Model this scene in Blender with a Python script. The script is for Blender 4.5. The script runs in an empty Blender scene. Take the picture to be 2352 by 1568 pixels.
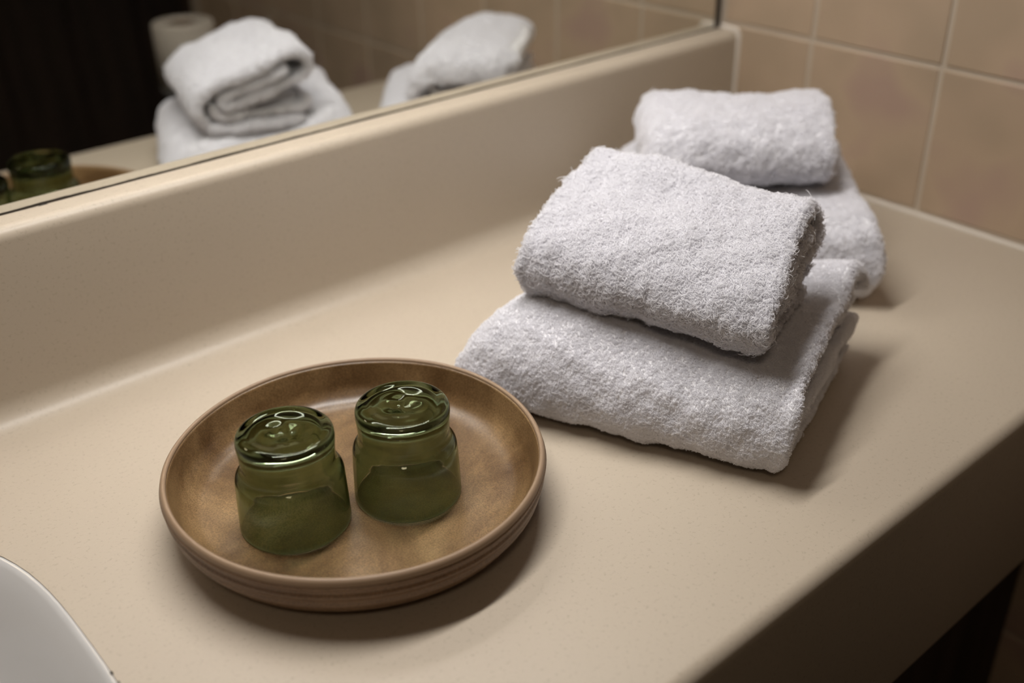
import bpy, bmesh, math, random
import numpy as np
from mathutils import Matrix, Vector

random.seed(7)
RNG = np.random.default_rng(7)
SC = bpy.context.scene
COL = SC.collection

# ------------------------------------------------------------------ camera
F_PX = 2476.07
rt = Vector((0.7500, -0.6613, -0.0131)); fw = Vector((0.5708, 0.6575, -0.4919))
def _rot(yaw, pitch, roll):
    y, p, r = (math.radians(a) for a in (yaw, pitch, roll))
    f = Vector((math.sin(y)*math.cos(p), math.cos(y)*math.cos(p), -math.sin(p)))
    rr = Vector((math.cos(y), -math.sin(y), 0)); up = rr.cross(f)
    return rr*math.cos(r)+up*math.sin(r), -rr*math.sin(r)+up*math.cos(r), f
rt, upv, fw = _rot(40.956, 29.465, -0.8615)
cam = bpy.data.cameras.new('camera'); cam_o = bpy.data.objects.new('camera', cam); COL.objects.link(cam_o)
cam_o.matrix_world = Matrix.Translation((-0.3847, -0.8608, 0.4881)) @ Matrix((rt, upv, -fw)).transposed().to_4x4()
cam.sensor_width = 36; cam.lens = F_PX/2352*36
cam.clip_start = 0.02; cam.clip_end = 20
cam.dof.use_dof = True; cam.dof.focus_distance = 0.775; cam.dof.aperture_fstop = 3.0
SC.camera = cam_o

# ------------------------------------------------------------------ world, lamp light, exposure
w = bpy.data.worlds.new('world'); SC.world = w; w.use_nodes = True
w.node_tree.nodes['Background'].inputs[0].default_value = (0.9, 0.85, 0.8, 1)
w.node_tree.nodes['Background'].inputs[1].default_value = 0.10
LAMP = Vector((0.05, -0.215, 0.87))
al = bpy.data.lights.new('mirror_tube_light', 'AREA'); al.shape = 'RECTANGLE'; al.size = 0.72; al.size_y = 0.05
al.energy = 4.75; al.color = (1.0, 0.965, 0.93); al.spread = math.radians(140)
al_o = bpy.data.objects.new('mirror_tube_light', al); COL.objects.link(al_o)
al_o.location = LAMP; al_o.rotation_euler = (math.radians(-4), 0, 0)
cl = bpy.data.lights.new('ceiling_fill_light', 'AREA'); cl.shape = 'DISK'; cl.size = 0.34; cl.energy = 2.6; cl.color = (1.0, 0.74, 0.48)  # added warm fill light, lifts shadows and upright faces; no known source
cl_o = bpy.data.objects.new('ceiling_fill_light', cl); COL.objects.link(cl_o); cl_o.location = (-0.9, -1.35, 1.515)
SC.view_settings.view_transform = 'Standard'; SC.view_settings.look = 'None'
SC.view_settings.gamma = 1; SC.view_settings.use_curve_mapping = False
SC.view_settings.exposure = 0.0
SC.cycles.use_denoising = True
SC.cycles.max_bounces = 14; SC.cycles.transmission_bounces = 12; SC.cycles.glossy_bounces = 6; SC.cycles.diffuse_bounces = 4
SC.cycles.blur_glossy = 0.3

# ------------------------------------------------------------------ materials
def srgb(r, g, b):
    f = lambda c: (c/255/12.92) if c/255 <= 0.04045 else ((c/255+0.055)/1.055)**2.4
    return (f(r), f(g), f(b), 1)

class Mat:
    def __init__(s, name, color=(.5, .5, .5, 1), rough=.5, spec=.5, metal=0.):
        s.m = bpy.data.materials.new(name); s.m.use_nodes = True
        s.t = s.m.node_tree; s.b = s.t.nodes['Principled BSDF']
        s.b.inputs['Base Color'].default_value = color; s.b.inputs['Roughness'].default_value = rough
        s.b.inputs['Specular IOR Level'].default_value = spec; s.b.inputs['Metallic'].default_value = metal
    def n(s, kind, **kw):
        nd = s.t.nodes.new(kind)
        for k, v in kw.items():
            if k in nd.inputs: nd.inputs[k].default_value = v
            else: setattr(nd, k, v)
        return nd
    def coord(s):
        if not hasattr(s, '_c'): s._c = s.n('ShaderNodeTexCoord')
        return s._c.outputs['Object']
    def noise(s, scale, detail=3, rough=.5, dist=0.):
        nd = s.n('ShaderNodeTexNoise'); nd.inputs['Scale'].default_value = scale; nd.inputs['Detail'].default_value = detail
        nd.inputs['Roughness'].default_value = rough; nd.inputs['Distortion'].default_value = dist
        s.t.links.new(s.coord(), nd.inputs['Vector']); return nd.outputs['Fac']
    def ramp(s, fac, stops):
        r = s.n('ShaderNodeValToRGB'); e = r.color_ramp.elements
        while len(e) < len(stops): e.new(.5)
        for k, (p, c) in enumerate(stops): e[k].position = p; e[k].color = c
        s.t.links.new(fac, r.inputs[0]); return r.outputs[0]
    def mix(s, fac, a, b, mode='MIX'):
        m = s.n('ShaderNodeMix'); m.data_type = 'RGBA'; m.blend_type = mode
        for i, v in ((0, fac), (6, a), (7, b)):
            if hasattr(v, 'is_linked') or hasattr(v, 'links'): s.t.links.new(v, m.inputs[i])
            else: m.inputs[i].default_value = v
        return m.outputs[2]
    def col(s, out): s.t.links.new(out, s.b.inputs['Base Color']); return s
    def bump(s, fac, strength=.3, dist=.001):
        b = s.n('ShaderNodeBump'); b.inputs['Strength'].default_value = strength; b.inputs['Distance'].default_value = dist
        s.t.links.new(fac, b.inputs['Height'])
        if s.b.inputs['Normal'].is_linked: s.t.links.new(s.b.inputs['Normal'].links[0].from_socket, b.inputs['Normal'])
        s.t.links.new(b.outputs[0], s.b.inputs['Normal']); return s

# cream solid-surface worktop with fine speckle
mc = Mat('cream_solid_surface', rough=.42, spec=.45)
base = mc.ramp(mc.noise(3, 2), [(.3, (.480, .407, .318, 1)), (.7, (.520, .445, .352, 1))])
sp = mc.ramp(mc.noise(330, 2, .6), [(.30, (.62, .60, .56, 1)), (.42, (1, 1, 1, 1)), (.62, (1, 1, 1, 1)), (.76, (1.12, 1.12, 1.12, 1))])
mc.col(mc.mix(.38, base, sp, 'MULTIPLY')); mc.bump(mc.noise(420, 2), .05, .0004)
M_COUNTER = mc.m
# beige glazed wall tile
mt = Mat('beige_glazed_tile', rough=.34, spec=.4)
oi = mt.n('ShaderNodeObjectInfo')
blotch = mt.n('ShaderNodeTexNoise'); blotch.inputs['Scale'].default_value = 7; blotch.inputs['Detail'].default_value = 2
geo = mt.n('ShaderNodeNewGeometry'); mt.t.links.new(geo.outputs['Position'], blotch.inputs['Vector'])
tcol = mt.ramp(blotch.outputs['Fac'], [(.38, (.44, .335, .235, 1)), (.55, (.50, .375, .265, 1)), (.66, (.46, .325, .255, 1))])
tv = mt.ramp(oi.outputs['Random'], [(0, (.93, .93, .93, 1)), (1, (1.04, 1.03, 1.02, 1))])
mt.col(mt.mix(1., tcol, tv, 'MULTIPLY')); mt.bump(mt.noise(26, 2), .12, .002)
M_TILE = mt.m
M_GROUT = Mat('pale_grout', (.52, .44, .35, 1), .9, .2).m
M_CAULK = Mat('white_sealant', (.66, .60, .52, 1), .5, .4).m
M_MIRROR = Mat('mirror_silver', (.80, .81, .78, 1), 0.0, 1., 1.).m
M_MEDGE = Mat('worn_mirror_edge', (.045, .038, .030, 1), .5, .3).m
M_PAINT = Mat('warm_plaster', (.40, .33, .25, 1), .9, .2).m
mw = Mat('dark_wood', rough=.6, spec=.25)
wv = mw.n('ShaderNodeTexNoise'); wv.inputs['Scale'].default_value = 6; wv.inputs['Detail'].default_value = 4
mp = mw.n('ShaderNodeMapping'); mp.inputs['Scale'].default_value = (6, 6, .5); mw.t.links.new(mw.coord(), mp.inputs[0]); mw.t.links.new(mp.outputs[0], wv.inputs['Vector'])
mw.col(mw.ramp(wv.outputs['Fac'], [(.3, (.030, .023, .016, 1)), (.7, (.065, .042, .031, 1))]))
M_WOOD = mw.m
M_FLOOR = Mat('dark_floor_tile', (.05, .040, .030, 1), .5, .3).m
M_CERAMIC = Mat('white_ceramic', (.62, .61, .60, 1), .12, .5).m
M_GREY = Mat('grey_enamel', (.10, .095, .09, 1), .5, .4).m
mpap = Mat('tissue_paper', (.36, .32, .27, 1), .95, .1); mpap.bump(mpap.noise(300, 2), .3, .001)
M_PAPER = mpap.m
M_CARD = Mat('brown_card', (.13, .09, .06, 1), .9, .1).m
M_CHROME = Mat('chrome', (.6, .6, .6, 1), .15, .5, 1.).m
md = Mat('lamp_diffuser', (.9, .9, .9, 1), .5)
md.b.inputs['Emission Color'].default_value = (1, .965, .93, 1); md.b.inputs['Emission Strength'].default_value = 3
M_DIFF = md.m
M_WHITEMETAL = Mat('white_metal', (.6, .6, .58, 1), .4).m

# glazed stoneware plate
def plate_mat(name, outer):
    p = Mat(name, rough=.36, spec=.5)
    n1 = p.noise(11, 4, .6, .8)
    if outer: base = p.ramp(n1, [(.3, (.175, .105, .060, 1)), (.7, (.235, .150, .090, 1))])
    else: base = p.ramp(n1, [(.36, (.090, .047, .017, 1)), (.50, (.160, .094, .040, 1)), (.64, (.240, .150, .068, 1))])
    sp = p.ramp(p.noise(900, 2, .7), [(.34, (.60, .56, .50, 1)), (.5, (1, 1, 1, 1)), (.68, (1.5, 1.45, 1.4, 1))])
    p.col(p.mix(.8, base, sp, 'MULTIPLY'))
    r = p.n('ShaderNodeMapRange'); p.t.links.new(p.noise(18, 2), r.inputs[0]); r.inputs[3].default_value = .26; r.inputs[4].default_value = .42
    p.t.links.new(r.outputs[0], p.b.inputs['Roughness'])
    p.bump(p.noise(800, 2), .10, .0004); p.bump(p.noise(22, 2), .35, .004)
    return p.m
M_PLATE_IN = plate_mat('brown_reactive_glaze', False)
M_PLATE_OUT = plate_mat('brown_matte_glaze', True)
M_RIM = Mat('tan_bare_rim', (.30, .205, .13, 1), .45, .4).m

# green glass
mg = bpy.data.materials.new('green_glass'); mg.use_nodes = True; nt = mg.node_tree; nt.nodes.clear()
go = nt.nodes.new('ShaderNodeOutputMaterial'); gg = nt.nodes.new('ShaderNodeBsdfGlass')
gg.inputs['Color'].default_value = (.71, .765, .65, 1); gg.inputs['Roughness'].default_value = 0.0; gg.inputs['IOR'].default_value = 1.5
tc = nt.nodes.new('ShaderNodeTexCoord'); nn = nt.nodes.new('ShaderNodeTexNoise'); nn.inputs['Scale'].default_value = 45; nn.inputs['Detail'].default_value = 1
nt.links.new(tc.outputs['Object'], nn.inputs['Vector']); bb = nt.nodes.new('ShaderNodeBump'); bb.inputs['Strength'].default_value = .05; bb.inputs['Distance'].default_value = .002
nt.links.new(nn.outputs['Fac'], bb.inputs['Height']); nt.links.new(bb.outputs[0], gg.inputs['Normal']); nt.links.new(gg.outputs[0], go.inputs['Surface'])
M_GLASS = mg

# terry cloth
def terry(name, c, tr):
    m = bpy.data.materials.new(name); m.use_nodes = True; nt = m.node_tree; nt.nodes.clear()
    o = nt.nodes.new('ShaderNodeOutputMaterial'); d = nt.nodes.new('ShaderNodeBsdfDiffuse'); d.inputs['Color'].default_value = c
    if tr:
        t = nt.nodes.new('ShaderNodeBsdfTranslucent'); t.inputs['Color'].default_value = c
        x = nt.nodes.new('ShaderNodeMixShader'); x.inputs[0].default_value = tr
        nt.links.new(d.outputs[0], x.inputs[1]); nt.links.new(t.outputs[0], x.inputs[2]); nt.links.new(x.outputs[0], o.inputs[0])
    else:
        tc = nt.nodes.new('ShaderNodeTexCoord'); n = nt.nodes.new('ShaderNodeTexNoise'); n.inputs['Scale'].default_value = 420; n.inputs['Detail'].default_value = 3
        b = nt.nodes.new('ShaderNodeBump'); b.inputs['Strength'].default_value = .7; b.inputs['Distance'].default_value = .0015
        nt.links.new(tc.outputs['Object'], n.inputs['Vector']); nt.links.new(n.outputs['Fac'], b.inputs['Height']); nt.links.new(b.outputs[0], d.inputs['Normal'])
        nt.links.new(d.outputs[0], o.inputs[0])
    return m
M_TERRY = terry('white_terry_ground', (.86, .855, .875, 1), 0)
M_PILE = terry('white_terry_pile', (.91, .905, .93, 1), .45)

# ------------------------------------------------------------------ helpers
def link(name, me, mat, parent=None, smooth=True):
    o = bpy.data.objects.new(name, me); COL.objects.link(o)
    if mat is not None and not me.materials: me.materials.append(mat)
    if smooth:
        me.polygons.foreach_set('use_smooth', [True]*len(me.polygons))
    if parent is not None: o.parent = parent
    return o
def from_bm(name, bm, mat, parent=None, smooth=False):
    me = bpy.data.meshes.new(name); bmesh.ops.recalc_face_normals(bm, faces=bm.faces); bm.to_mesh(me); bm.free()
    return link(name, me, mat, parent, smooth)
def tag(o, label, cat, group=None):
    o['label'] = label; o['category'] = cat
    if group: o['group'] = group
    return o
def thing(name, label, cat, loc=(0, 0, 0), rz=0, group=None):
    o = bpy.data.objects.new(name, None); COL.objects.link(o); o.location = loc; o.rotation_euler = (0, 0, rz)
    return tag(o, label, cat, group)
def struct(o): o['kind'] = 'structure'; return o
def box_bm(bm, x0, x1, y0, y1, z0, z1, bev=0., seg=2):
    r = bmesh.ops.create_cube(bm, size=1, matrix=Matrix.Translation(((x0+x1)/2, (y0+y1)/2, (z0+z1)/2)) @ Matrix.Diagonal((x1-x0, y1-y0, z1-z0, 1)))
    if bev > 0:
        es = {e for v in r['verts'] for e in v.link_edges}
        bmesh.ops.bevel(bm, geom=list(es), offset=bev, segments=seg, affect='EDGES', profile=.5)
def box(name, dims, mat, parent=None, bev=0., seg=2, smooth=False):
    bm = bmesh.new(); box_bm(bm, *dims, bev, seg); return from_bm(name, bm, mat, parent, smooth)
def lathe(name, prof, mat, parent=None, seg=128, closed=False, fn=None):
    """prof: list of (r, z); poles when r == 0"""
    V, Fc, rings = [], [], []
    for (r, z) in prof:
        if r <= 1e-7: rings.append([len(V)]); V.append((0, 0, z)); continue
        ids = []
        for k in range(seg):
            a = 2*math.pi*k/seg; rr, zz = (r, z) if fn is None else fn(r, z, a)
            ids.append(len(V)); V.append((rr*math.cos(a), rr*math.sin(a), zz))
        rings.append(ids)
    pairs = list(zip(rings, rings[1:])) + ([(rings[-1], rings[0])] if closed else [])
    for A, B in pairs:
        for k in range(seg):
            k2 = (k+1) % seg
            if len(A) == 1 and len(B) == 1: break
            if len(A) == 1: Fc.append((A[0], B[k2], B[k]))
            elif len(B) == 1: Fc.append((A[k], A[k2], B[0]))
            else: Fc.append((A[k], A[k2], B[k2], B[k]))
    me = bpy.data.meshes.new(name); me.from_pydata(V, [], Fc); me.validate()
    bm = bmesh.new(); bm.from_mesh(me); bmesh.ops.recalc_face_normals(bm, faces=bm.faces); bm.to_mesh(me); bm.free()
    return link(name, me, mat, parent, True)
def catmull(pts, n):
    P = np.array(pts, float); P = np.vstack([2*P[0]-P[1], P, 2*P[-1]-P[-2]]); out = []
    for i in range(1, len(P)-2):
        for k in range(8):
            t = k/8; a, b, c, d = P[i-1:i+3]
            out.append(.5*((2*b)+(-a+c)*t+(2*a-5*b+4*c-d)*t*t+(-a+3*b-3*c+d)*t**3))
    out.append(P[-2]); out = np.array(out)
    L = np.r_[0, np.cumsum(np.linalg.norm(np.diff(out, axis=0), axis=1))]
    s = np.linspace(0, L[-1], n)
    return np.stack([np.interp(s, L, out[:, k]) for k in range(out.shape[1])], 1), L[-1]
def arc(cx, cz, r, a0, a1, n):
    return [(cx+r*math.cos(math.radians(a0+(a1-a0)*k/n)), cz+r*math.sin(math.radians(a0+(a1-a0)*k/n))) for k in range(n+1)]

# ------------------------------------------------------------------ dimensions recovered from the photograph
XW, YF, ZM, ZS = 0.7173, -0.5854, 0.1619, -0.2043
FLOOR, CEIL, XL, YB = -0.82, 1.58, -1.7, -2.3

# ------------------------------------------------------------------ room shell
struct(box('floor', (XL-.05, 2.0, YB-.05, .1, FLOOR-.05, FLOOR), M_FLOOR))
struct(box('ceiling', (XL-.05, 2.0, YB-.05, .1, CEIL, CEIL+.05), M_PAINT))
struct(box('wall_back', (XL-.05, XW+.1, .012, .1, FLOOR, CEIL), M_PAINT))
struct(box('wall_left', (XL-.05, XL, YB, .012, FLOOR, CEIL), M_PAINT))
wr = struct(box('wall_right', (XW+.0016, XW+.12, -1.50, .012, FLOOR, CEIL), M_GROUT))
struct(box('wall_side', (2.0, 2.05, YB, -1.50, FLOOR, CEIL), M_WOOD))
struct(box('trim_1', (XW-.004, XW+.13, -1.545, -1.50, FLOOR, CEIL), M_WOOD))
wf = struct(box('wall_front', (XL-.05, 2.05, YB-.05, YB, FLOOR, CEIL), M_WOOD))
pm = None
k = 0; x = XL+.01
while x < 1.98:
    if pm is None:
        o = box('panel', (-.094, .094, -.0, .012, FLOOR+.02, CEIL-.02), M_WOOD, wf, .003, 1); pm = o.data
    else:
        o = bpy.data.objects.new('panel', pm); COL.objects.link(o); o.parent = wf
    o.location = (x+.1, YB, 0); x += .2
# wall tiles: pitch 0.165, joints at y = -0.136 - k*pitch and z = 0.170 + k*pitch
PI_, G = .1652, .0050
tile_cache = {}
ys = [-.0045, -.1358] + [-.1358-PI_*k for k in range(1, 9)]
zs = [.1695+PI_*k for k in range(-6, 9)] + [CEIL-.002]
zs = [z for z in zs if z < CEIL-.03] + [CEIL-.002]
for a, b in zip(ys, ys[1:]):
    for c, d in zip(zs, zs[1:]):
        wy, wz = round(a-b-G, 4), round(d-c-G, 4)
        key = (wy, wz)
        if key not in tile_cache:
            bm = bmesh.new(); box_bm(bm, -.0075, 0, -wy/2, wy/2, -wz/2, wz/2, .0016, 3)
            tile_cache[key] = None
            o = from_bm('tile', bm, M_TILE, wr, False); tile_cache[key] = o.data
            for p in o.data.polygons: p.use_smooth = p.area < 0.4*wy*wz
        else:
            o = bpy.data.objects.new('tile', tile_cache[key]); COL.objects.link(o); o.parent = wr
        low = c < .16
        o.location = (XW+.0075+random.uniform(-.0002, .0002), (a+b)/2 + (.0012 if low else 0), (c+d)/2)
        o.rotation_euler = (0, random.uniform(-.0025, .0025), random.uniform(-.0025, .0025))

# ------------------------------------------------------------------ worktop with coved backsplash
R1, YC, R2, RT = .011, -.030, .022, .0105   # front edge radius, splash face, cove radius, splash top radius
SPLIT = .040
def sweep_x(name, prof, x0, x1, mat, parent=None, nx=24):
    V, Fc = [], []; n = len(prof)
    for i in range(nx+1):
        x = x0+(x1-x0)*i/nx
        V += [(x, y, z) for y, z in prof]
    for i in range(nx):
        for j in range(n):
            a = i*n+j; b = i*n+(j+1) % n
            Fc.append((a, b, b+n, a+n))
    Fc.append(tuple(range(n))[::-1]); Fc.append(tuple(range(nx*n, nx*n+n)))
    me = bpy.data.meshes.new(name); me.from_pydata(V, [], Fc)
    bm = bmesh.new(); bm.from_mesh(me); bmesh.ops.recalc_face_normals(bm, faces=bm.faces); bm.to_mesh(me); bm.free()
    o = link(name, me, mat, parent, True)
    try: me.set_sharp_from_angle(angle=math.radians(50))
    except Exception: pass
    return o
counter = thing('vanity_counter', 'long cream speckled solid-surface vanity counter with raised backsplash and thick front edge', 'counter', (0, 0, 0))
X0, X1 = -1.60, XW-.0015
top_prof = [(YF+.03, ZS)] + arc(YF+.008, ZS+.008, .008, 270, 180, 4) + arc(YF+R1, -R1, R1, 180, 90, 8) \
    + [(YF+.1, 0), (-.30, 0), (-.12, 0)] + arc(YC-R2, R2, R2, 270, 360, 10) + [(YC, SPLIT), (.0, SPLIT), (.0, -.03), (YF+.03, -.03)]
worktop = sweep_x('worktop', top_prof, X0, X1, M_COUNTER, counter)
spl = [(YC, SPLIT)] + arc(YC+RT, ZM-RT, RT, 180, 90, 8) + [(-.008, ZM), (.0, ZM), (.0, SPLIT)]
splash = sweep_x('backsplash', spl, X0, X1, M_COUNTER, counter)
# sealant beads
def tube(name, pts, r, mat, parent=None, n=8):
    cu = bpy.data.curves.new(name, 'CURVE'); cu.dimensions = '3D'; cu.bevel_depth = r; cu.bevel_resolution = 3
    sp = cu.splines.new('POLY'); sp.points.add(len(pts)-1)
    for p, q in zip(sp.points, pts): p.co = (*q, 1)
    cu.use_fill_caps = True
    o = bpy.data.objects.new(name, cu); COL.objects.link(o)
    dg = bpy.context.evaluated_depsgraph_get(); me = bpy.data.meshes.new_from_object(o.evaluated_get(dg))
    bpy.data.objects.remove(o); me.materials.clear()
    return link(name, me, mat, parent, True)
tube('sealant_bead', [(XW-.0005, YF, -.003), (XW-.0005, -.3, .001), (XW-.0005, YC-R2, .001), (XW-.0005, YC-.006, .010), (XW-.0005, YC-.0005, .03), (XW-.0005, YC, .10), (XW-.0005, YC, ZM-.004), (XW-.0005, YC+.004, ZM+.001), (XW-.0005, -.002, ZM+.002)], .0034, M_CAULK, counter)

# basin set into the counter (superellipse outline)
BC, BA, BB, BN = (-.542, -.308), .2805, .222, 3.0
def sup(t, k=1.):
    c, s = math.cos(t), math.sin(t)
    r = 1/((abs(c)/BA)**BN+(abs(s)/BB)**BN)**(1/BN)
    return BC[0]+k*r*c, BC[1]+k*r*s
NS = 128
bm = bmesh.new(); lo = [bm.verts.new((*sup(2*math.pi*i/NS), -.26)) for i in range(NS)]; hi = [bm.verts.new((*sup(2*math.pi*i/NS), .05)) for i in range(NS)]
bm.faces.new(lo[::-1]); bm.faces.new(hi)
for i in range(NS): bm.faces.new((lo[i], lo[(i+1) % NS], hi[(i+1) % NS], hi[i]))
cutter = from_bm('cutter', bm, M_COUNTER)
md_ = worktop.modifiers.new('cut', 'BOOLEAN'); md_.object = cutter; md_.solver = 'EXACT'
dg = bpy.context.evaluated_depsgraph_get(); me2 = bpy.data.meshes.new_from_object(worktop.evaluated_get(dg))
worktop.modifiers.clear(); worktop.data = me2; bpy.data.objects.remove(cutter)
me2.materials.clear(); me2.materials.append(M_COUNTER)
me2.polygons.foreach_set('use_smooth', [True]*len(me2.polygons))
try: me2.set_sharp_from_angle(angle=math.radians(40))
except Exception: pass
basin = thing('wash_basin', 'white oval wash basin set flush into the cream counter at lower left', 'basin', (0, 0, 0))
prof = [(.9995, -.0006), (.996, -.0010), (.990, -.0014), (.982, -.0036), (.970, -.0068), (.950, -.0130), (.915, -.0250), (.87, -.041), (.80, -.064), (.70, -.090), (.56, -.118), (.38, -.132), (.09, -.141)]
V, Fc = [], []
for k, z in prof: V += [(*sup(2*math.pi*i/NS, k), z) for i in range(NS)]
np_ = len(prof)
for k, z in [(p[0], p[1]-.008) for p in prof[::-1]]: V += [(*sup(2*math.pi*i/NS, min(k, .9985)), z) for i in range(NS)]
tot = 2*np_
for r in range(tot):
    for i in range(NS):
        a = r*NS+i; b = r*NS+(i+1) % NS; c = ((r+1) % tot)*NS+(i+1) % NS; d = ((r+1) % tot)*NS+i
        Fc.append((a, b, c, d))
me = bpy.data.meshes.new('bowl'); me.from_pydata(V, [], Fc)
bm = bmesh.new(); bm.from_mesh(me); bmesh.ops.recalc_face_normals(bm, faces=bm.faces); bm.to_mesh(me); bm.free()
link('bowl', me, M_CERAMIC, basin)
o = lathe('drain', [(.0, -.136), (.018, -.136), (.024, -.138), (.026, -.1405), (.024, -.150), (0, -.150)], M_CHROME, basin, 48); o.location = (*BC, 0)
# two small dark chips in the seam beside the basin
for nm, (px, py, s) in (('chip', (-.2620, -.3485, .0016)), ('chip', (-.2618, -.3585, .0012))):
    bm = bmesh.new(); bmesh.ops.create_icosphere(bm, subdivisions=1, radius=s, matrix=Matrix.Translation((px, py, -.0002)) @ Matrix.Diagonal((.6, 1.5, .35, 1)))
    from_bm(nm, bm, M_MEDGE, counter)

# cabinet under the counter (in deep shade)
cab = thing('vanity_cabinet', 'dark wooden vanity cabinet recessed beneath the cream counter', 'cabinet', (0, 0, 0))
box('body', (-1.58, XW-.004, -.50, -.02, FLOOR+.08, ZS-.001), M_WOOD, cab)
box('plinth', (-1.56, XW-.01, -.46, -.03, FLOOR, FLOOR+.08), M_WOOD, cab)
for i in range(4):
    xa = -1.57+i*.57; d = box('door', (xa+.003, xa+.565, -.518, -.5005, FLOOR+.09, ZS-.012), M_WOOD, cab, .002, 1)
    tube('handle', [(xa+.04+.44*(i % 2 == 0), -.518, -.36), (xa+.04+.44*(i % 2 == 0), -.538, -.36), (xa+.04+.44*(i % 2 == 0), -.538, -.48), (xa+.04+.44*(i % 2 == 0), -.518, -.48)], .004, M_CHROME, d)

# ------------------------------------------------------------------ mirror
mir = thing('wall_mirror', 'large frameless wall mirror standing on the backsplash ledge', 'mirror', (0, 0, 0))
MX0, MX1, MZ1 = -1.58, XW-.0115, 1.0
box('mirror_glass', (MX0, MX1, 0.0, .006, ZM+.0016, MZ1), M_MIRROR, mir)
box('edge_strip', (MX1, MX1+.0055, -.0012, .006, ZM+.0006, MZ1), M_MEDGE, mir)
# worn dark line along the lower edge, slightly ragged
V, Fc = [], []; nx = 500
for i in range(nx+1):
    x = MX0+(MX1-MX0)*i/nx
    h = .0016+.00035*math.sin(x*61)*math.sin(x*23+1)+RNG.uniform(-.00012, .00012)
    V += [(x, -.0006, ZM+.0001), (x, -.0006, ZM+.0001+h), (x, .005, ZM+.0001+h), (x, .005, ZM+.0001)]
for i in range(nx):
    for j in range(4): a = i*4+j; b = i*4+(j+1) % 4; Fc.append((a, b, b+4, a+4))
Fc += [(3, 2, 1, 0), (nx*4, nx*4+1, nx*4+2, nx*4+3)]
me = bpy.data.meshes.new('bottom_edge'); me.from_pydata(V, [], Fc); link('bottom_edge', me, M_MEDGE, mir, False)

bm = bmesh.new(); bmesh.ops.create_cone(bm, cap_ends=True, segments=3, radius1=.0016, radius2=.0004, depth=.0008, matrix=Matrix.Translation((-.1362, -.0010, ZM+.0004)) @ Matrix.Diagonal((3.2, 1.0, 1, 1)))
from_bm('chip', bm, M_MEDGE, mir)

# lamp over the mirror (above the frame; lights the scene)
lamp = thing('mirror_lamp', 'long white tube lamp mounted on the wall above the mirror', 'lamp', (LAMP.x, LAMP.y, LAMP.z))
box('housing', (-.39, .39, -.05, .19, .012, .045), M_WHITEMETAL, lamp, .004, 2)
box('diffuser', (-.37, .37, -.04, .04, .004, .0125), M_DIFF, lamp, .002, 1)

dome = thing('added_fill_lamp', 'round fill lamp added on the ceiling out of view to soften the shadows', 'lamp', (-0.9, -1.35, 1.52))  # invented fixture around the added fill light, out of view
lathe('fill_lamp_base', [(0, .059), (.19, .059), (.195, .045), (.19, .040), (0, .040)], M_WHITEMETAL, dome, 48)
lathe('fill_lamp_shade', [(0, .0), (.10, .002), (.16, .012), (.182, .030), (.184, .0395), (0, .0395)], M_DIFF, dome, 48)

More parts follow.
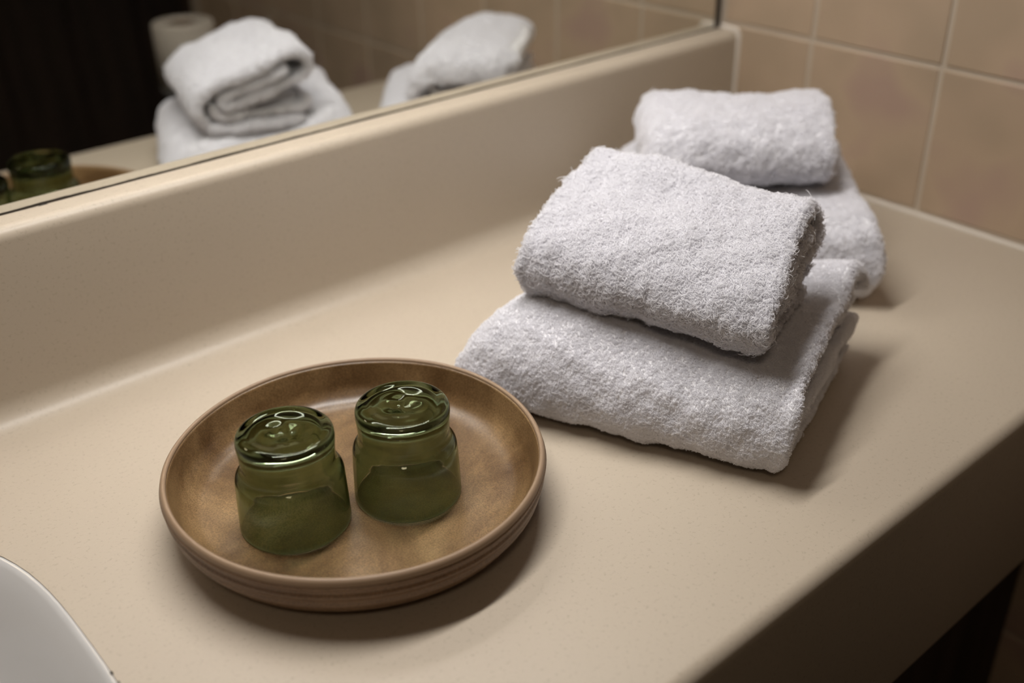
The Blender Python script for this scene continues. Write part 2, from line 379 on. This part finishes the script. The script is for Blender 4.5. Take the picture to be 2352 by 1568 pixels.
# ------------------------------------------------------------------ terry towels
class Noise:
    def __init__(s, seed, freqs, amps):
        r = np.random.default_rng(seed); s.w = []
        for f, a in zip(freqs, amps):
            for _ in range(7):
                d = r.normal(size=3); d /= np.linalg.norm(d)
                s.w.append((d*f*r.uniform(.7, 1.35)*2*math.pi, r.uniform(0, 6.28), a/2.6))
    def __call__(s, P):
        o = np.zeros(len(P))
        for k, p, a in s.w: o += a*np.sin(P@k+p)
        return o
def ribbon(name, pts, t, length, xf, mat, parent, n=90, nl=90, dome=.5, l0=0., amp=.0012, seed=1, pile=None, tfun=None):
    """folded cloth: centreline pts in (s, z), swept along l in [l0, length]; xf maps (s, z, l) to 3-D"""
    C, L = catmull(pts, n); T = np.gradient(C, axis=0); T /= np.linalg.norm(T, axis=1)[:, None]; N = np.stack([-T[:, 1], T[:, 0]], 1)
    h = t/2
    # closed section loop: side A, round end, side B, round end
    sec = []; side = []; u = []
    for i in range(n): sec.append((i, h)); side.append(0)
    for a in (60, 30, 0, -30, -60): sec.append((n-1, a)); side.append(2)
    for i in range(n-1, -1, -1): sec.append((i, -h)); side.append(1)
    for a in (60, 30, 0, -30, -60): sec.append((0, a)); side.append(3)
    m = len(sec)
    ll = [l0+(length-l0)*k/nl for k in range(nl+1)]
    # rounded hems: extra rings close to each end, thickness following a circle
    e = h*.98
    head = [(l0+e*(1-math.cos(a)), math.sin(a)) for a in np.radians([8, 28, 50, 70])]
    tail = [(length-e*(1-math.cos(a)), math.sin(a)) for a in np.radians([70, 50, 28, 8])]
    rows = head+[(x, 1.) for x in ll if l0+e < x < length-e]+tail
    V = np.zeros((len(rows), m, 3)); base = np.zeros((len(rows), m, 3))
    for r, (l, k) in enumerate(rows):
        for j, (sd, (i, v)) in enumerate(zip(side, sec)):
            if sd in (0, 1): p = C[i]+N[i]*v*k
            elif sd == 2: a = math.radians(v); p = C[-1]+N[-1]*h*k*math.sin(a)+T[-1]*h*math.cos(a)
            else: a = math.radians(v); p = C[0]-N[0]*h*k*math.sin(a)-T[0]*h*math.cos(a)
            V[r, j] = (p[0], p[1], l)
    svv = np.array([sec[j][0]/(n-1) if tfun is None else -1. for _ in range(len(rows)) for j in range(m)])
    P = V.reshape(-1, 3); Q = xf(np.hstack([P, svv[:, None]]))
    nz = Noise(seed, [14, 45, 130], [amp*1.6, amp, amp*.45])
    R = len(rows)
    Fq = []
    for r in range(R-1):
        for j in range(m):
            j2 = (j+1) % m; Fq.append((r*m+j, r*m+j2, (r+1)*m+j2, (r+1)*m+j))
    for r0, flip in ((0, False), (R-1, True)):
        for i in range(n-1):
            a, b = r0*m+i, r0*m+i+1; c, d = r0*m+(2*n+5-1-i-1), r0*m+(2*n+5-1-i)
            q = (a, d, c, b) if not flip else (a, b, c, d); Fq.append(q[::-1])
        # round ends
        fan = [r0*m+n-1]+[r0*m+n+k for k in range(5)]+[r0*m+n+5]; Fq.append(tuple(fan) if not flip else tuple(fan[::-1]))
        fan = [r0*m+2*n+4]+[r0*m+2*n+5+k for k in range(5)]+[r0*m]; Fq.append(tuple(fan) if not flip else tuple(fan[::-1]))
    me = bpy.data.meshes.new(name); me.from_pydata(Q.tolist(), [], Fq); me.update()
    bm = bmesh.new(); bm.from_mesh(me); bmesh.ops.recalc_face_normals(bm, faces=bm.faces); bm.to_mesh(me); bm.free(); me.update()
    nr = np.zeros(len(Q)*3); me.vertices.foreach_get('normal', nr); nr = nr.reshape(-1, 3)
    Q = Q+nr*nz(Q)[:, None]*1.0
    me.vertices.foreach_set('co', Q.ravel()); me.update()
    o = link(name, me, mat, parent, True)
    return o, np.array([side[j] for _ in range(R) for j in range(m)]), P[:, 2].copy(), np.array([sec[j][0]/(n-1) for _ in range(R) for j in range(m)])

def grow(name, src, weight_v, dens, length, rad, parent, seed, lean=.55, curl=.6, clump=330, flat=0.):
    """loop pile: short curled strands rooted on the cloth, dens strands per mm2, weighted per vertex"""
    r = np.random.default_rng(seed); me = src.data
    me.calc_loop_triangles(); nt_ = len(me.loop_triangles)
    tri = np.zeros(nt_*3, int); me.loop_triangles.foreach_get('vertices', tri); tri = tri.reshape(-1, 3)
    co = np.zeros(len(me.vertices)*3); me.vertices.foreach_get('co', co); co = co.reshape(-1, 3)
    no = np.zeros(len(me.vertices)*3); me.vertices.foreach_get('normal', no); no = no.reshape(-1, 3)
    A, B, C = co[tri[:, 0]], co[tri[:, 1]], co[tri[:, 2]]
    fn = np.cross(B-A, C-A); ar = np.linalg.norm(fn, axis=1)/2*1e6
    ok = ar > 1e-9
    w = weight_v[tri].mean(1)*ok
    cnt = ar*w; tot = cnt.sum(); N = int(tot*dens)
    if N < 10: return None
    idx = r.choice(nt_, N, p=cnt/tot)
    a = r.random((N, 2)); f = a.sum(1) > 1; a[f] = 1-a[f]
    bc = np.stack([1-a.sum(1), a[:, 0], a[:, 1]], 1)
    P = (co[tri[idx]]*bc[:, :, None]).sum(1); Nn = (no[tri[idx]]*bc[:, :, None]).sum(1); Nn /= np.linalg.norm(Nn, axis=1)[:, None]+1e-9
    # clumped lean field
    f1, f2, f3, f4 = (Noise(seed*10+k, [clump, clump*.4], [1., .45]) for k in range(4))
    field = np.stack([f1(P), f2(P), f3(P)], 1)
    D = field*lean+r.normal(size=(N, 3))*lean*.7
    D -= Nn*(D*Nn).sum(1)[:, None]
    ln = length*(1+.30*np.clip(f4(P), -1.2, 1.2)+.22*r.normal(size=N)); ln = np.clip(ln, length*.35, length*1.8)[:, None]
    K = 5; pts = np.zeros((N, K, 3))
    c2 = r.normal(size=(N, 3)); c2 -= Nn*(c2*Nn).sum(1)[:, None]
    up = 1-flat
    pts[:, 0] = P-Nn*.0004
    pts[:, 1] = P+ln*(Nn*.45*up+D*.25)
    pts[:, 2] = P+ln*(Nn*.80*up+D*.60+c2*curl*.15)
    pts[:, 3] = P+ln*(Nn*.88*up+D*.90+c2*curl*.45)
    pts[:, 4] = P+ln*(Nn*.62*up+D*.95+c2*curl*.75)
    hc = bpy.data.hair_curves.new(name); hc.add_curves([K]*N)
    hc.position_data.foreach_set('vector', pts.astype(np.float32).ravel())
    ra = hc.attributes.get('radius') or hc.attributes.new('radius', 'FLOAT', 'POINT')
    rr = np.tile(np.array([.8, 1, 1, .95, .55])*rad, N)*np.repeat(r.uniform(.8, 1.2, N), K)
    ra.data.foreach_set('value', rr.astype(np.float32))
    hc.materials.append(M_PILE)
    o = bpy.data.objects.new(name, hc); COL.objects.link(o); o.parent = parent; o['kind'] = 'stuff'
    o.matrix_parent_inverse = Matrix.Identity(4)
    return o

def sm(x): x = np.clip(x, 0, 1); return x*x*(3-2*x)
def frame(ox, oy, oz, a_end, a_len):
    a, b = math.radians(a_end), math.radians(a_len)
    ed = np.array([math.cos(a), math.sin(a), 0]); el = np.array([-math.sin(b), math.cos(b), 0]); o = np.array([ox, oy, oz])
    return o, ed, el

def bath_towel(label, loc, a_end, a_len, L, seed, W, H, shear):
    """large towel folded into a block: a wrapped outer layer closed at the far end, inner layers showing at the near end"""
    t = thing('bath_towel', label, 'towel', (0, 0, 0), 0, None)
    o, ed, el = frame(*loc, a_end, a_len)
    def xf(P, inner=False):
        s, z, l = P[:, 0]*W, P[:, 1], P[:, 2]
        u = np.clip((l-(L-.05))/.05, 0, 1)
        zm = .026
        if not inner:
            z = zm+(z-zm)*np.sqrt(np.clip(1-(u*.97)**2, 0, 1))**.9 - u*u*.006
            s = s+.014*u*u*(1-s/.2)-.008*u*u*(s/.2)
        # sag under the towel on top, plump outer edge
        top = np.clip((z-.02)/.045, 0, 1)
        z = z+top*(.010*np.exp(-((s-.20)/.035)**2)*(1-u)+.004*np.sin(l*26+seed)+.003*np.sin(s*40+l*12+seed))
        bow = -.012*np.exp(-((l)/.06)**2)*np.sin(np.clip(z/.07, 0, 1)*math.pi)
        return o+np.outer(s, ed)+np.outer(l+bow-shear*s*l/L, el)+np.outer(z*H, [0, 0, 1])
    out = [(.188, .0068), (.12, .0068), (.045, .0068), (.015, .0072), (.004, .012), (.001, .022), (.005, .036), (.014, .047), (.032, .055), (.06, .058), (.10, .0575), (.15, .059), (.185, .0605), (.198, .058), (.202, .051)]
    ob, side, lv, sv = ribbon('outer_layer', out, .0085, L, xf, M_TERRY, t, 120, 110, seed=seed, amp=.0007)
    w = np.where(side == 0, .35, 1.)  # side 0 is the inner side for this winding
    return t, ob, side, lv, sv, xf, out

def make_bath(label, loc, a_end, a_len, L, seed, dens, length, rad, W=1., H=1., shear=0.):
    t, ob, side, lv, sv, xf, out = bath_towel(label, loc, a_end, a_len, L, seed, W, H, shear)
    # decide which offset side faces outward: bottom run goes toward -s, so +N points down (outer)
    wv = np.where((side == 1), np.where(lv < .02, .8, .0), 1.0)
    wv[(side == 0) & (sv < .30)] = .25
    grow('terry_pile', ob, wv, dens, length, rad, t, seed*3+1, lean=.6, clump=300)
    xi = lambda P: xf(P, True)
    inner = [[(.035, .0185), (.12, .0185), (.185, .0190), (.196, .0245), (.186, .0305), (.12, .0305), (.035, .0305)],
             [(.185, .0430), (.12, .0425), (.045, .0415), (.03, .0405)]]
    for q, pp in enumerate(inner):
        ib, s2, l2, v2 = ribbon('inner_layer', pp, .0075, L-.045, xi, M_TERRY, t, 60, 50, l0=.004+.008*q, seed=seed+5+q, amp=.0010)
        wv = np.where(l2 < .016+.008*q, 1., 0.)+np.where((v2 > .35) & (v2 < .65) & (q == 0), .7, 0.)*(s2 == 0)
        grow('inner_pile', ib, np.clip(wv, 0, 1), dens*.8, length*.8, rad, ib, seed*3+2+q)
    return t

def make_hand(label, loc, a_end, a_len, L, seed, W=1., H=1., far=1.1, bow=.010, shear=0., flap=False):
    round_out = [(.100, .0068), (.06, .0066), (.016, .0070), (-.004, .0100), (-.016, .0210), (-.018, .0370), (-.008, .0540), (.014, .0660), (.042, .0715), (.072, .0740), (.096, .0735), (.112, .0670), (.115, .0580), (.108, .0500), (.085, .0470), (.050, .0415), (.024, .0350), (.014, .0368), (.016, .0440), (.032, .0520), (.058, .0570), (.086, .0600)]
    """small towel folded over into a loose roll, both ends open"""
    t = thing('hand_towel', label, 'towel', (0, 0, 0), 0, None)
    o, ed, el = frame(*loc, a_end, a_len)
    def xf(P):
        s, z, l = P[:, 0], P[:, 1], P[:, 2]
        q = np.clip(l/L, 0, 1)
        top = np.clip((z-.012)/.06, 0, 1)
        z2 = z*(1+(far-1)*sm(q)*top)
        z2 = z2+top*(.0025*np.sin(l*30+seed*2)+.002*np.sin(s*55+l*15+seed))
        s2 = s-.008*q*top*sm((.07-s)/.06)
        b = -bow*np.exp(-(l/.05)**2)*np.sin(np.clip(z/.075, 0, 1)*math.pi)
        b = b-shear*s*q
        if flap:   # top layer hangs over the far end
            e = np.clip((l-(L-.03))/.03, 0, 1); p = e*.056; ph = np.clip((p-.010)/.030, 0, 9)
            ln = np.where(e <= 0, l, np.where(p < .010, L-.03+p, L-.020+.030*np.sin(ph))); dz = -.030*(1-np.cos(ph))
            sv = P[:, 3]; w_ = sm((sv-.22)/.10)*sm((.60-sv)/.05)
            b = b+w_*(ln-l); z2 = z2+w_*dz
        return o+np.outer(s2*W, ed)+np.outer(l+b, el)+np.outer(z2*H, [0, 0, 1])
    out = [(.100, .0068), (.06, .0066), (.016, .0070), (-.004, .0095), (-.013, .0190), (-.015, .0300), (-.007, .0410), (.010, .0495), (.035, .0575), (.065, .0665), (.092, .0730), (.110, .0715), (.117, .0620), (.113, .0525), (.100, .0480), (.085, .0445), (.050, .0370), (.024, .0310), (.014, .0328), (.018, .0384), (.035, .0440), (.060, .0515), (.086, .0580)]
    if flap: out = round_out
    ob, side, lv, sv = ribbon('outer_fold', out, .0078, L, xf, M_TERRY, t, 190, 96, seed=seed, amp=.0008)
    ends = (lv < .018) | (lv > L-.02)
    wv = np.where(side == 0, np.where(ends, .8, .05), np.where(sv < .56, 1.0, np.where(ends, .8, 0.02)))
    return t, ob, side, lv, sv, xf, ends
def finish_hand(res, L, seed, dens, length, rad, clump):
    t, ob, side, lv, sv, xf, ends = res
    body = (sv < .57)
    wv = np.where((side == 0) & body, 1., np.where(ends, .8, 0.)); wv[(side >= 2)] = .8
    grow('terry_pile', ob, wv, dens, length, rad, t, seed*3+1, lean=.75, curl=.8, clump=clump)
    ib, s2, l2, v2 = ribbon('inner_fold', [(.112, .0225), (.108, .0190), (.09, .0182), (.05, .0180), (.020, .0182), (.006, .0215), (.004, .0270)], .0072, L-.004, xf, M_TERRY, t, 60, 60, l0=.003, seed=seed+9, amp=.0009, tfun=1)
    grow('inner_pile', ib, np.where((l2 < .02) | (l2 > L-.025) | (s2 >= 2), .9, 0.), dens*.8, length*.8, rad, ib, seed*3+2)
    return t

make_bath('folded white bath towel beside the brown plate, bottom of the front stack', (.1795, -.5002, .002), 19.7, 23.5, .272, 3, 1.6, .0014, .00024, 1.107, 1.27, .109)
make_bath('folded white bath towel nearest the tiled wall, bottom of the rear stack', (.474, -.389, .002), 45.7, 42, .250, 8, .8, .0018, .00034, .99, 1.30)
r = make_hand('small folded white hand towel with fluffy pile, on top of the front stack', (.2067, -.4593, .0835), 19.7, 16.8, .198, 5, W=1.0, H=1.13, far=1.02, shear=.074)
finish_hand(r, .198, 5, 1.7, .0023, .00025, 420)
r = make_hand('small rolled white hand towel on top of the rear stack near the tiled wall', (.5260, -.3000, .0870), 47, 49, .178, 11, W=.92, H=.93, far=.92, bow=.0, flap=True)
finish_hand(r, .178, 11, .75, .0020, .00034, 300)

# ------------------------------------------------------------------ plate
PC = (-.0568, -.3117)
plate = thing('serving_plate', 'round brown glazed stoneware plate with raised rim, on the cream counter', 'plate', (*PC, .0))
def wob(r, z, a):
    return r*(1+.0012*math.sin(2*a+.6)+.0008*math.sin(3*a)), z+(.0006*math.sin(2*a+1.1)+.0003*math.sin(5*a))*(r/.13)
inn = [(0, .0112), (.03, .0111), (.06, .0112), (.085, .0114), (.098, .0117), (.105, .0121)] + arc(.1070, .0320, .0198, 282, 342, 8) + [(.1270, .0300), (.1286, .0350), (.1300, .0400), (.1306, .0424)]
outp = [(.1352, .0400)]
for k in range(40):
    q = (k+1)/40
    z = .0392-.0362*q; r_ = .1350-.0040*q-.0200*q**4
    r_ += .0010*math.sin(q*2*math.pi*4.2+.6)*(1-.4*q)
    outp.append((r_, z))
outp += [(.1040, .0012), (.101, .0), (.097, .0005), (.095, .0030), (0, .0034)]
lathe('plate_well', inn+[(.1320, .0385), (.1325, .0370), (.1300, .0300), (.1230, .0130), (.1080, .0085), (.06, .0080), (0, .0080)], M_PLATE_IN, plate, 160, fn=wob)
lathe('plate_rim', [(.1305, .0422), (.1311, .0436), (.1322, .0442), (.1335, .0438), (.1347, .0424), (.1352, .0405), (.1352, .0392), (.1335, .0388), (.1322, .0388)], M_RIM, plate, 160, closed=True, fn=wob)
lathe('plate_wall', [(.1325, .0380), (.1350, .0391)]+outp[1:]+[(0, .0072), (.105, .0074), (.120, .0115), (.1290, .0290), (.1310, .0360)], M_PLATE_OUT, plate, 160, closed=True, fn=wob)

# ------------------------------------------------------------------ glasses (upside down)
def glass(label, cx, cy, rz, seed):
    g = thing('green_tumbler', label, 'glass', (cx, cy, .0124), rz, 'green glasses upside down on the brown plate')
    rr = random.Random(seed)
    out = [(.0378, .0006), (.0381, .0), (.0384, .0007), (.0383, .004), (.0380, .014), (.0376, .026), (.0373, .0345), (.0371, .0385), (.0365, .0412), (.0354, .0430), (.0340, .0443), (.0330, .0456), (.0324, .0474), (.0321, .0500), (.0322, .0560), (.0327, .0630), (.0331, .0670), (.0329, .0705), (.0322, .0722), (.0310, .0735), (.0293, .0743), (.0272, .0746), (.0250, .0743),
           (.0225, .0736), (.0200, .0734), (.0175, .0726), (.0150, .0729), (.0125, .0721), (.0100, .0724), (.0075, .0717), (.0050, .0721), (.0025, .0715), (0, .0717)]
    inn_ = [(0, .0664), (.004, .0665), (.010, .0667), (.017, .0672), (.0235, .0678), (.0275, .0677), (.0298, .0660), (.0310, .0620), (.0311, .0570), (.0308, .0520), (.0308, .0488), (.0313, .0464), (.0323, .0446), (.0337, .0432), (.0348, .0417), (.0355, .0395), (.0358, .0345), (.0361, .0250), (.0365, .0140), (.0369, .0045), (.0373, .0008)]
    o1, o2 = rr.uniform(0, 6), rr.uniform(0, 6)
    def fn(r, z, a):
        if z > .0690 and r < .028: z += .00045*math.sin(2*a+r*330+o1)*min(1, r/.008)+.00025*math.sin(3*a-r*500+o2)
        elif .060 < z < .067 and r < .024: z += .0006*math.sin(2*a+o2)*min(1, r/.01)
        return r*(1+.004*math.sin(2*a+o1)*(z > .03)), z
    lathe('glass_body', out+inn_, M_GLASS, g, 128, closed=True, fn=fn)
    # close ring between last inner and first outer point handled by the lip
    return g
glass('green glass tumbler upside down on the plate, farther from the towels', -.1093, -.3109, .4, 2)
glass('green glass tumbler upside down on the plate, nearer the towels', -.0318, -.3374, 2.0, 5)

# ------------------------------------------------------------------ toilet roll on a pedestal, seen only in the mirror
TX, TY, TZ = .378, -.815, -.011
st = thing('pedestal_stand', 'slim dark grey round stand under the toilet roll in the mirror reflection', 'stand', (TX, TY, FLOOR))
lathe('column', [(0, .02), (.046, .02), (.046, TZ-FLOOR-.012), (.050, TZ-FLOOR-.006), (.050, TZ-FLOOR), (0, TZ-FLOOR)], M_GREY, st, 48)
lathe('foot', [(0, 0), (.11, 0), (.11, .012), (.104, .018), (.05, .024), (0, .024)], M_GREY, st, 48)
tr = thing('toilet_roll', 'upright white toilet roll on a grey stand, seen dimly in the mirror', 'toilet roll', (TX, TY, TZ))
lathe('paper', [(.021, .001), (.046, .001), (.049, .003), (.049, .099), (.046, .102), (.021, .102)], M_PAPER, tr, 64, closed=True)
lathe('cardboard_core', [(.0195, .0015), (.0208, .0015), (.0208, .1005), (.0195, .1005)], M_CARD, tr, 48, closed=True)
